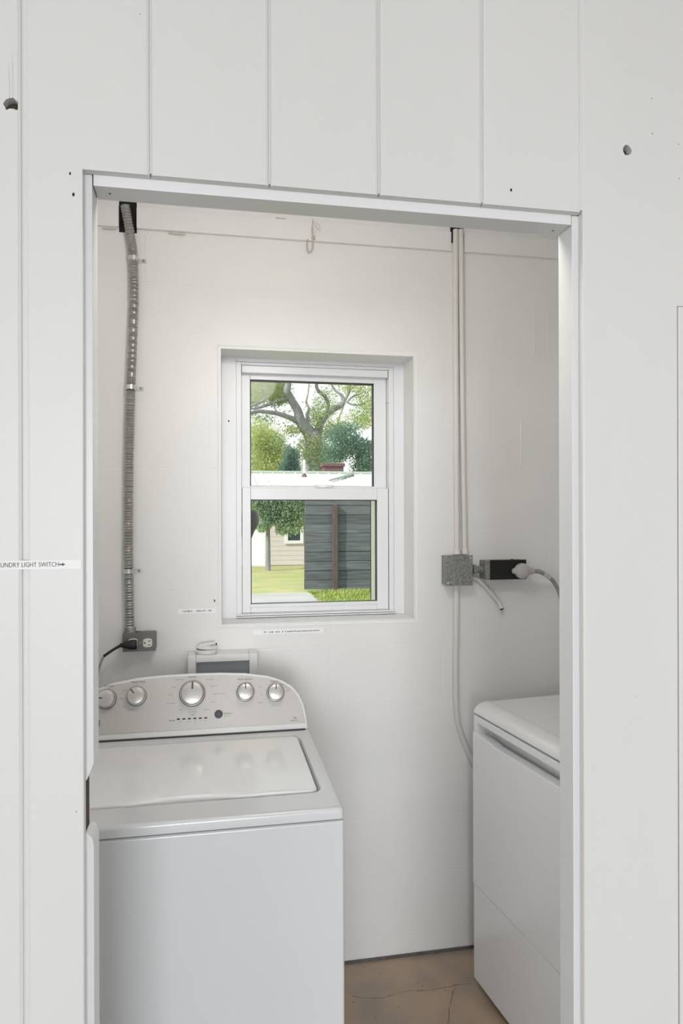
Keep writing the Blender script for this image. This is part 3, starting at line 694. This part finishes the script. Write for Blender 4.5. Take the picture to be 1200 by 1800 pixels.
bm = newbm(); bx(bm, a.x, b.x, yj, yj + .0035, z0_, z1_, .0016, 2); cv = sub(JO, 'cover_plate', bm, M_galv, jb)
for x, z in ((a.x + .009, z0_ + .009), (b.x - .009, z1_ - .009)):
    bm = newbm(); lathe(bm, [(.004, -.001), (.0038, .0012), (.002, .002)], Matrix.Translation((x, yj, z)) @ Matrix.Rotation(R(90), 4, 'X'), 12); sub(JO, 'screw', bm, M_steel, cv)
c0 = at(832, 1001, 2.292); c1 = at(857, 1001, 2.292); bm = newbm()
tube(bm, [c0 + Vector((-.004, 0, 0)), c0 + Vector((.006, 0, 0)), c0 + Vector((.0065, 0, 0)), c1 + Vector((-.011, 0, 0)), c1 + Vector((-.0105, 0, 0)), c1 + Vector((-.0035, 0, 0))], [.017, .017, .0125, .0125, .017, .017], 16)
sub(JO, 'nipple', bm, M_galv, jb, smooth=30)
# black dryer outlet
ye = 2.262
a, b = at(861, 1000, ye), at(925, 1000, ye); al = at(853, 1000, ye); z0_, z1_ = at(890, 1018.5, ye).z, at(890, 984.5, ye).z
do = thing('dryer_outlet', 'flat black power outlet on a steel back box right of junction box', 'outlet', ((a.x + b.x) / 2, (ye + YB) / 2, z0_)); DO = Vector(do.location)
bm = newbm(); bx(bm, al.x, b.x - .002, ye + .010, YB - .001, z0_ + .001, z1_ - .001, .002, 2); sub(DO, 'back_box', bm, M_galv, do)
bm = newbm(); bx(bm, al.x - .001, a.x + .004, ye + .001, ye + .016, z0_, z1_, .0015, 2); sub(DO, 'steel_edge', bm, M_galv, do)
bm = newbm(); bx(bm, a.x, b.x, ye, ye + .012, z0_ - .0005, z1_ + .0005, .0015, 2); sub(DO, 'cover', bm, M_black, do)
q = at(900, 983.5, ye + .004); bm = newbm(); lathe(bm, [(.005, 0), (.0045, .003)], Matrix.Translation((q.x, ye + .006, z1_)), 10); sub(DO, 'cover_screw', bm, M_black, do)
q = at(917, 1003.5, ye - .012)
dp = thing('dryer_plug', 'round pale grey plug with grey cord in the black outlet', 'plug', q); QO = Vector(dp.location)
bm = newbm(); lathe(bm, [(.022, 0), (.0265, .004), (.0275, .012), (.0270, .022), (.024, .028), (.014, .031), (.003, .032)], Matrix.Translation((q.x, ye - .0005, q.z)) @ Matrix.Rotation(R(90), 4, 'X'), 28); sub(QO, 'plug_body', bm, M_plug, dp, smooth=50)
bm = newbm(); tube(bm, [(q.x - .018, ye - .014, q.z), (q.x - .033, ye - .014, q.z), (q.x - .036, ye - .014, q.z)], [.012, .010, .007], 14); sub(QO, 'plug_grip', bm, M_plug, dp, smooth=50)
bm = newbm(); tube(bm, [(q.x + .010, ye - .014, q.z), (q.x + .034, ye - .012, q.z - .001), (q.x + .045, ye - .010, q.z - .002)], [.0165, .013, .009], 14); sub(QO, 'strain_relief', bm, M_plug, dp, smooth=50)
cp = smooth_path([Vector((q.x + .040, ye - .011, q.z - .0015)), at(948, 1005, ye - .008), at(961, 1012, ye), at(972, 1022, ye + .01), at(982, 1040, ye + .014), at(987, 1060, ye + .014), at(990, 1085, ye + .014), at(992, 1160, ye + .012), at(993, 1300, ye + .010), at(993, 1380, ye + .008)], 8)
bm = newbm(); tube(bm, cp[:13], .0078, 12); sub(QO, 'cord', bm, M_cord, dp, smooth=60)
bm = newbm(); tube(bm, cp[12:20], .0086, 12); sub(QO, 'cord_sleeve', bm, M_cordw, dp, smooth=60)
bm = newbm(); tube(bm, cp[19:], .0074, 12); sub(QO, 'cord', bm, M_cord, dp, smooth=60)
# short capped cable under the junction box
P = smooth_path([at(829, 1014, YB - .012), at(842, 1021, YB - .010), at(856, 1035, YB - .0085), at(868, 1049, YB - .0085), at(877, 1060, YB - .012), at(881, 1070, YB - .018)], 8)
cs_ = thing('cable_stub', 'short white cable curving from the junction box to a cut end', 'cable', P[-1]); SO = Vector(cs_.location)
bm = newbm(); tube(bm, P, .0076, 12); sub(SO, 'sheath', bm, M_pipe, cs_, smooth=60)
bm = newbm(); d_ = (P[-1] - P[-2]).normalized(); tube(bm, [P[-1] - d_ * .001, P[-1] + d_ * .004], [.0070, .0058], 12); sub(SO, 'cut_end', bm, M_black, cs_)

# hook hanging on the timber plate
h0 = at(550, 390, YB - .03); hk = thing('wall_hook', 'small hook with white wire loop on plate above the window', 'hook', at(546, 440, YB - .02)); HO = Vector(hk.location)
yk = YB - .024
P = smooth_path([at(550, 386, yk), at(553, 393, yk), at(558, 401, yk - .004), at(564, 403, yk - .004), at(562, 396, yk - .002), at(555, 389, yk), at(550, 386, yk)], 6)
bm = newbm(); tube(bm, P, .0017, 8); sub(HO, 'wire_loop', bm, M_vinyl, hk, smooth=60)
P = smooth_path([at(550, 386, YB - .010), at(549.5, 389, yk), at(549, 400, yk), at(549.5, 413, yk), at(550, 425, yk), at(549, 437, yk), at(545, 442, yk - .002), at(541, 438, yk - .004), at(540, 429, yk - .005), at(541, 421, yk - .005)], 6)
bm = newbm(); tube(bm, P, [.0015] * 12 + [.0028] * (len(P) - 12), 8); sub(HO, 'hook_wire', bm, M_hook, hk, smooth=60)
q = at(549.5, 416, yk); bm = newbm(); bx(bm, q.x - .002, q.x + .009, yk + .001, YB - .0135, q.z - .006, q.z + .006, .001, 1); sub(HO, 'hook_plate', bm, M_hook, hk)

# label strips
def strip(u0, u1, vA, vB, Y, label, name='label_strip', h=.013):
    A, B = at(u0, vA, Y), at(u1, vB, Y)
    t = thing(name, label, 'label', ((A.x + B.x) / 2, Y, (A.z + B.z) / 2)); z = (A.z + B.z) / 2
    bm = newbm(); bx(bm, A.x, B.x, Y - .0006, Y - .0001, z - h / 2, z + h / 2); sub(Vector(t.location), 'tape', bm, M_tape if Y > 2 else M_jamb, t, smooth=0)
    return t, A.x, B.x, z
t, xa, xb, zz = strip(-34, 142.5, 995, 991, YF, 'white label strip reading LAUNDRY LIGHT SWITCH left of the doorway', h=.0128)
FM = Matrix(((1, 0, 0), (0, 0, 1), (0, 1, 0))).to_4x4()
def wall_text(s, x, y, z, size, align):
    return text_bm(s, size, Matrix.Translation((x, y, z)) @ Matrix.Rotation(R(90), 4, 'X'), align)
xe = at(103.5, 990, YF).x
bm = wall_text('LAUNDRY LIGHT SWITCH', 0, YF - .0007, zz, .0094, 'LEFT')
xs = [v.co.x for v in bm.verts]; x_0, x_1 = min(xs), max(xs); xst = at(-10, 993, YF).x
for v in bm.verts: v.co.x = xst + (v.co.x - x_0) * (xe - xst) / (x_1 - x_0)
sub(Vector(t.location), 'lettering', bm, M_ink, t, smooth=0)
q = at(109.5, 992, YF); bm = newbm()
prism(bm, [(q.x - .004, zz - .0010), (q.x, zz - .0010), (q.x, zz - .0026), (q.x + .0042, zz), (q.x, zz + .0026), (q.x, zz + .0010), (q.x - .004, zz + .0010)], 'Y', YF - .0009, YF - .0005); sub(Vector(t.location), 'arrow', bm, M_ink, t, smooth=0)
for u0, u1, vA, vB, lab, n in ((446, 568, 1112, 1107.5, 'white label strip with faded print on the wall below the window', 30), (312, 379, 1074.5, 1073, 'short faded white label strip left of the window bottom', 16)):
    t, xa, xb, zz = strip(u0, u1, vA, vB, YB - .0004, lab, h=.0155)
    bm = newbm(); x = xa + (xb - xa) * .14
    rs = random.Random(n)
    while x < xb - .012:
        w = rs.uniform(.002, .006)
        if rs.random() < .8: bx(bm, x, x + w, YB - .0013, YB - .0008, zz - rs.uniform(.0012, .003), zz + rs.uniform(.0006, .0026))
        x += w + rs.uniform(.0008, .0022)
    sub(Vector(t.location), 'faded_print', bm, M_inkl, t, smooth=0, kind='stuff')

# ================================================================== OUTSIDE
bm = newbm(); bx(bm, -40, 60, YB + .27, 90, -.4, -.03); struct('lawn_ground', bm, M_lawn)
bm = newbm(); prism(bm, [(-20, 11.0), (1.93, 11.0), (2.0, 12.0), (1.90, 13.9), (-20, 14.2)], 'Z', -.3, -.012); struct('road', bm, M_road)  # stands in for a road reflected in the lower pane
def blades(n, x0, x1, y0, y1, h):
    bm = newbm(); rs = random.Random(n)
    for _ in range(n):
        x, y = rs.uniform(x0, x1), rs.uniform(y0, y1); t = rs.uniform(0, 6.28); w = .016; hh = h * rs.uniform(.5, 1.2); l = rs.uniform(-.05, .05)
        vs = [bm.verts.new(c_) for c_ in ((x - w * math.cos(t), y - w * math.sin(t), -.035), (x + w * math.cos(t), y + w * math.sin(t), -.035), (x + l, y + l * .6, hh - .03))]
        bm.faces.new(vs)
    return bm
o = obj('grass', blades(9000, 1.9, 6.0, 11.4, 14.08, .07), M_grass, None, 0, 'stuff'); o['label'] = 'short sunlit grass growing along the foot of the grey board fence'; o['category'] = 'grass'

# fence
YN = 14.3; fx0 = at(535, 960, YN).x; fx1 = 6.2
fn = thing('board_fence', 'weathered grey fence of wide horizontal boards in lower window pane', 'fence', (fx0, YN, 0)); NO = Vector(fn.location)
nb = 10; bh = 1.97 / nb
for k in range(nb):
    bm = newbm(); z = k * bh; dz = random.uniform(-.006, .006); ry = random.uniform(-.008, .012)
    bx(bm, fx0 + random.uniform(0, .02), fx1, YN + ry, YN + ry + .03, z + .003 + dz, z + bh - .004 + dz, .004, 1)
    sub(NO, 'fence_board', bm, M_fence, fn, smooth=0)
for u in (589, 712):
    x = at(u, 960, YN - .06).x; bm = newbm(); bx(bm, x - .055, x + .055, YN - .10, YN - .012, -.05, 1.80 if u < 600 else 1.9, .008, 1); sub(NO, 'fence_post', bm, M_fpost, fn)
bm = newbm(); bx(bm, fx0, fx1, YN + .042, YN + .06, 0, 1.96); sub(NO, 'fence_backing', bm, M_fence, fn)

# house beyond; walls below the roof stand in for a reflected house
YH = 21.7
hs = thing('neighbour_house', 'single-storey house with pale metal roof beyond the board fence', 'house', (4, YH, 0)); EO = Vector(hs.location)
hx0, hx1 = at(473, 960, YH).x, 13.0
bm = newbm(); bx(bm, hx0, hx1, YH + .02, YH + 5, -.05, 2.55); sub(EO, 'wall', bm, M_siding, hs)
for k in range(17):
    bm = newbm(); z = k * .15; prism(bm, [(YH - .002, z), (YH + .022, z), (YH + .022, z + .15), (YH + .004, z + .15)], 'X', hx0 - .005, hx1); sub(EO, 'siding_board', bm, M_siding, hs, smooth=0)
wing = [(hx0 - .03, YH - .02), (hx0 - .15, YH - .02), (hx0 - 3.2, YH + 1.8), (hx0 - 3.2, YH + 5), (hx0 - .03, YH + 5)]
bm = newbm(); prism(bm, wing, 'Z', -.05, 2.55); sub(EO, 'side_wall', bm, M_white, hs, smooth=0)
a, b = at(506, 935, YH - .03), at(527.5, 950, YH - .03)
bm = newbm(); frame(bm, (a.x - .10, b.x + .10, b.z - .10, 2.2), (a.x, b.x, b.z, 2.1), YH - .05, YH + .01, .005); wn = sub(EO, 'window', bm, M_vinyl, hs)
bm = newbm(); bx(bm, a.x - .01, b.x + .01, YH - .02, YH - .005, b.z - .01, 2.11); sub(EO, 'pane', bm, M_wdark, wn)
# low metal roof
re, rrg, ze, zr = YH - .6, 25.6, 2.44, 3.16
bm = newbm(); prism(bm, [(re, ze - .06), (re, ze), (rrg, zr), (rrg + 1.5, zr - .3), (rrg + 1.5, zr - .36), (rrg, zr - .07)], 'X', -3.5, 14.0); rf = sub(EO, 'roof', bm, M_roof, hs, smooth=0)
x = -3.3
while x < 13.9:
    bm = newbm(); prism(bm, [(re - .005, ze + .001), (rrg, zr + .001), (rrg, zr + .035), (re - .005, ze + .035)], 'X', x, x + .03); sub(EO, 'roof_seam', bm, M_roof, rf, smooth=0); x += .42
bm = newbm(); tube(bm, [(-3.5, rrg, zr + .02), (14, rrg, zr + .02)], .07, 8); sub(EO, 'ridge_cap', bm, M_fascia, rf)
A, B, C = at(578, 849, 22.6), at(600, 844, 23.6), at(619, 836, 25.0)
sl2 = (zr - ze) / (rrg - re)
P = [Vector((p.x, p.y, ze + (p.y - re) * sl2 + .07)) for p in (A, B, C)]
bm = newbm(); tube(bm, P, [.03, .045, .085], 8); sub(EO, 'flashing', bm, M_fascia, rf)
a, b = at(568, 816, 26.4), at(602, 829, 26.4)
bm = newbm(); bx(bm, a.x, b.x, 26.2, 26.9, 2.7, a.z, .01, 1); ch = sub(EO, 'chimney', bm, M_brick, hs)
bm = newbm(); bx(bm, a.x - .05, b.x + .05, 26.15, 26.95, a.z - .10, a.z + .03, .01, 1); sub(EO, 'chimney_cap', bm, M_brick, ch)
a = at(534.5, 808, 24.4); zb_ = ze + (24.4 - re) * sl2
bm = newbm(); tube(bm, [(a.x, 24.4, zb_ - .05), (a.x, 24.4, a.z)], .045, 12); vp = sub(EO, 'vent_pipe', bm, M_white, hs)
bm = newbm(); lathe(bm, [(.12, -.02), (.09, .03), (.05, .12)], Matrix.Translation((a.x, 24.4, zb_)), 12); sub(EO, 'pipe_boot', bm, M_brick, vp)

# trees
def leaves(n, blobs, Y, size, seed, dY=1.2):
    """blobs: (u, v, ru, rv, weight) crowns as measured, filled with separate folded leaf sprays"""
    rs = random.Random(seed); bm = newbm(); W = [b_[4] for b_ in blobs]
    for _ in range(n):
        u, v, ru, rv, _w = rs.choices(blobs, W)[0]
        r = rs.random() ** .6 * (1.0 if rs.random() < .8 else 1.25); t = rs.uniform(0, 6.283)
        k = at(u, v, Y); sc = k.y / F * 1.02
        c = Vector((k.x + ru * sc * r * math.cos(t), k.y + rs.uniform(-dY, dY), k.z + rv * sc * r * math.sin(t)))
        s = size * rs.uniform(.5, 1.3)
        d1 = Vector((rs.gauss(0, 1), rs.gauss(0, 1), rs.gauss(0, 1))).normalized(); d2 = d1.cross(Vector((rs.gauss(0, 1), rs.gauss(0, 1), rs.gauss(0, 1)))).normalized(); d3 = d1.cross(d2)
        a = bm.verts.new(c - d1 * s); b = bm.verts.new(c + d1 * s); e1 = bm.verts.new(c + d2 * s * .5 + d3 * s * .2); e2 = bm.verts.new(c - d2 * s * .5 + d3 * s * .2)
        bm.faces.new((a, e1, b)); bm.faces.new((a, b, e2))
    return bm
def limb(parent, base, name, pts, Y, m, dy0=0.0, dy1=0.0, n=9):
    P, Rr = [], []
    for i, (u, v, r) in enumerate(pts):
        f = i / max(1, len(pts) - 1); y = Y + dy0 + (dy1 - dy0) * f; p = at(u, v, y); P.append(p); Rr.append(r * (y / math.cos(YAW)) / F)
    Q = smooth_path(P, 4); RR = []
    for i in range(len(Rr) - 1): RR += [Rr[i] + (Rr[i + 1] - Rr[i]) * k / 4 for k in range(4)]
    RR.append(Rr[-1]); bm = newbm(); tube(bm, Q, RR, n)
    return sub(base, name, bm, m, parent, smooth=60)
YT = 37.0
ok = thing('oak_tree', 'large grey-limbed oak with forked trunk rising behind the metal roof', 'tree', (at(553, 900, YT).x, YT, 0)); KO2 = Vector(ok.location)
limb(ok, KO2, 'trunk', [(553, 960, 22), (553, 860, 19), (553, 815, 17), (552, 785, 16), (550, 768, 15), (547, 760, 12)], YT, M_bark, n=14)
limb(ok, KO2, 'limb', [(549, 772, 12), (541, 759, 11), (533, 748, 10.5), (527, 737, 9), (523, 722, 7.5), (515, 708, 7), (507, 696, 7), (504, 686, 6.5), (507, 672, 5.5), (505, 650, 5), (498, 610, 4)], YT, M_bark, 0, -1.5)
limb(ok, KO2, 'limb', [(534, 751, 6), (522, 740, 5.5), (506, 733, 4.5), (488, 727, 4), (470, 724, 3.5), (452, 723, 3.5), (436, 728, 3), (412, 737, 2.5)], YT, M_bark, 0, -2.5)
limb(ok, KO2, 'limb', [(553, 774, 9), (558, 760, 8), (562, 748, 7), (568, 736, 6.5), (576, 726, 6), (588, 718, 5.5), (598, 713, 5), (603, 704, 4), (600, 695, 2.8), (589, 686, 2.2), (582, 674, 2), (580, 655, 1.6)], YT, M_bark, .2, 1.0)
limb(ok, KO2, 'limb', [(574, 728, 4), (577, 716, 3.5), (575, 705, 3.5), (569, 695, 3.2), (560, 688, 3), (556, 678, 3), (558, 664, 2.5), (546, 640, 2)], YT, M_bark, .3, -.8)
limb(ok, KO2, 'limb', [(545, 758, 3), (541, 742, 3), (540, 728, 2.8), (543, 718, 2.2), (538, 707, 2), (541, 692, 1.5), (543, 668, 1.4), (541, 640, 1.2)], YT, M_pale, .3, 1.2)
limb(ok, KO2, 'limb', [(436, 716, 2), (448, 711, 1.8), (460, 705, 1.5), (466, 696, 1.2), (458, 685, 1)], YT - 1.5, M_bark)
limb(ok, KO2, 'limb', [(488, 727, 1.8), (482, 716, 1.4), (480, 708, 1)], YT - 1, M_bark)
limb(ok, KO2, 'limb', [(505, 700, 4), (490, 704, 3), (470, 712, 2.5), (448, 718, 2), (430, 716, 1.6)], YT - .8, M_bark)
o = sub(KO2, 'foliage', leaves(17000, [(462, 672, 38, 24, 5), (492, 692, 18, 16, 2.5), (445, 700, 16, 14, 1.2), (478, 700, 30, 12, 1.2), (520, 735, 60, 20, .45), (570, 715, 20, 26, 1.0), (553, 735, 12, 22, .7),
      (548, 790, 26, 26, 3.0), (555, 812, 22, 26, 2.5), (585, 757, 24, 14, 1.3), (515, 757, 14, 8, .5), (580, 690, 30, 30, .4), (455, 735, 26, 12, .5)], YT, .062, 3), M_leaf_oak, ok, smooth=0); o['kind'] = 'stuff'
pt = thing('pale_trunk_tree', 'thin pale-barked tree with sparse leaves at right of upper pane', 'tree', (at(600, 900, 41).x, 41, 0)); TO = Vector(pt.location)
limb(pt, TO, 'trunk', [(585, 960, 2.5), (588, 800, 2.0), (592, 750, 1.8), (600, 722, 2), (607, 702, 2.6), (613, 684, 4.2), (612, 660, 4.5), (614, 630, 4)], 41, M_pale)
limb(pt, TO, 'branch', [(612, 705, 1.8), (617, 699, 1.5), (626, 694, 1.3), (636, 692, 1)], 41, M_bark)
limb(pt, TO, 'branch', [(609, 706, 1.6), (618, 711, 1.4), (630, 712, 1.1), (645, 708, .8)], 41, M_bark)
o = sub(TO, 'foliage', leaves(5200, [(640, 690, 24, 24, 2.2), (650, 720, 16, 20, 1.6), (638, 742, 18, 12, 1.3), (612, 668, 20, 18, 1.6), (600, 745, 26, 14, .7), (625, 728, 16, 12, .6), (590, 660, 20, 10, .4)], 41, .064, 5), M_leaf_yel, pt, smooth=0); o['kind'] = 'stuff'
rt_ = thing('evergreen_tree', 'dark green tree low at the right of upper pane behind chimney', 'tree', (at(632, 900, 31).x, 31, 0)); RO = Vector(rt_.location)
limb(rt_, RO, 'trunk', [(636, 973, 5), (634, 840, 4), (626, 790, 3), (618, 765, 1.5)], 31, M_bark)
o = sub(RO, 'foliage', leaves(11000, [(640, 818, 18, 24, 3), (622, 785, 26, 14, 2.4), (600, 768, 30, 12, 2), (596, 798, 22, 14, 1.6), (648, 790, 12, 14, 1), (606, 752, 26, 7, .7), (578, 800, 12, 20, 1.2)], 31, .054, 8), M_leaf_dark, rt_, smooth=0); o['kind'] = 'stuff'
lt = thing('bushy_tree', 'rounded yellow-green tree at the left of upper pane', 'tree', (at(465, 900, 31).x, 31, 0)); LO = Vector(lt.location)
limb(lt, LO, 'trunk', [(470, 974, 4), (470, 840, 3.5), (466, 790, 2.5), (462, 760, 1.5)], 31, M_bark)
o = sub(LO, 'foliage', leaves(13000, [(455, 765, 20, 22, 2.4), (476, 782, 24, 26, 3), (452, 805, 18, 26, 2.4), (486, 812, 22, 26, 2.6), (470, 830, 40, 14, 2)], 31, .052, 11), M_leaf_yel, lt, smooth=0); o['kind'] = 'stuff'
cy = thing('dark_shrub', 'narrow dark evergreen shrub left of the oak trunk', 'shrub', (at(512, 900, 28.6).x, 28.6, 0)); YO = Vector(cy.location)
limb(cy, YO, 'stem', [(512, 979, 2), (512, 840, 1.8), (510, 790, .8)], 28.6, M_bark)
o = sub(YO, 'foliage', leaves(6500, [(506, 800, 6, 16, 1.4), (516, 805, 8, 16, 1.4), (512, 825, 16, 14, 2), (500, 826, 10, 14, 1)], 28.6, .046, 13, .6), M_leaf_dark, cy, smooth=0); o['kind'] = 'stuff'
st = thing('reflected_yard_tree', 'soft green tree standing in for one reflected left of the fence', 'tree', (at(471, 960, 19.9).x, 19.9, 0)); GO = Vector(st.location)  # solid tree built in place of a reflection in the pane
limb(st, GO, 'trunk', [(471, 1006, 4.6), (471, 960, 4), (471, 930, 3.6), (474, 905, 3), (480, 885, 2)], 19.9, M_bark)
limb(st, GO, 'branch', [(472, 925, 2), (487, 912, 1.6), (503, 900, 1.2)], 19.9, M_bark)
o = sub(GO, 'foliage', leaves(11000, [(488, 892, 34, 18, 3), (512, 910, 24, 26, 3.2), (470, 905, 14, 22, 1.4), (452, 885, 18, 10, 1.4), (525, 885, 20, 16, 1.6), (496, 928, 12, 12, .7), (460, 928, 8, 8, .3), (490, 872, 50, 14, 2)], 19.9, .046, 17, .35), M_leaf_mid, st, smooth=0); o['kind'] = 'stuff'
# dark shape standing in for a reflected arm at the lower pane's left edge
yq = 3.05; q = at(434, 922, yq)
hp = thing('reflected_arm_prop', 'dark tapered shape standing in for an arm reflected at left of lower pane', 'arm_prop', (q.x, yq, q.z)); VO = Vector(hp.location)
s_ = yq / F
bm = newbm(); lathe(bm, [(2 * s_, -28 * s_), (8 * s_, -24 * s_), (13 * s_, -12 * s_), (19 * s_, -2 * s_), (21.5 * s_, 8 * s_), (20.5 * s_, 18 * s_), (17 * s_, 25 * s_), (15 * s_, 25.5 * s_), (14 * s_, 18 * s_)], Matrix.Translation(q), 28); sub(VO, 'arm_prop', bm, M_btn, hp, smooth=50)
bm = newbm(); tube(bm, [q + Vector((0, 0, 17 * s_)), Vector((q.x, yq, ZC + .064))], .0022, 6); sub(VO, 'added_wire', bm, M_black, hp)
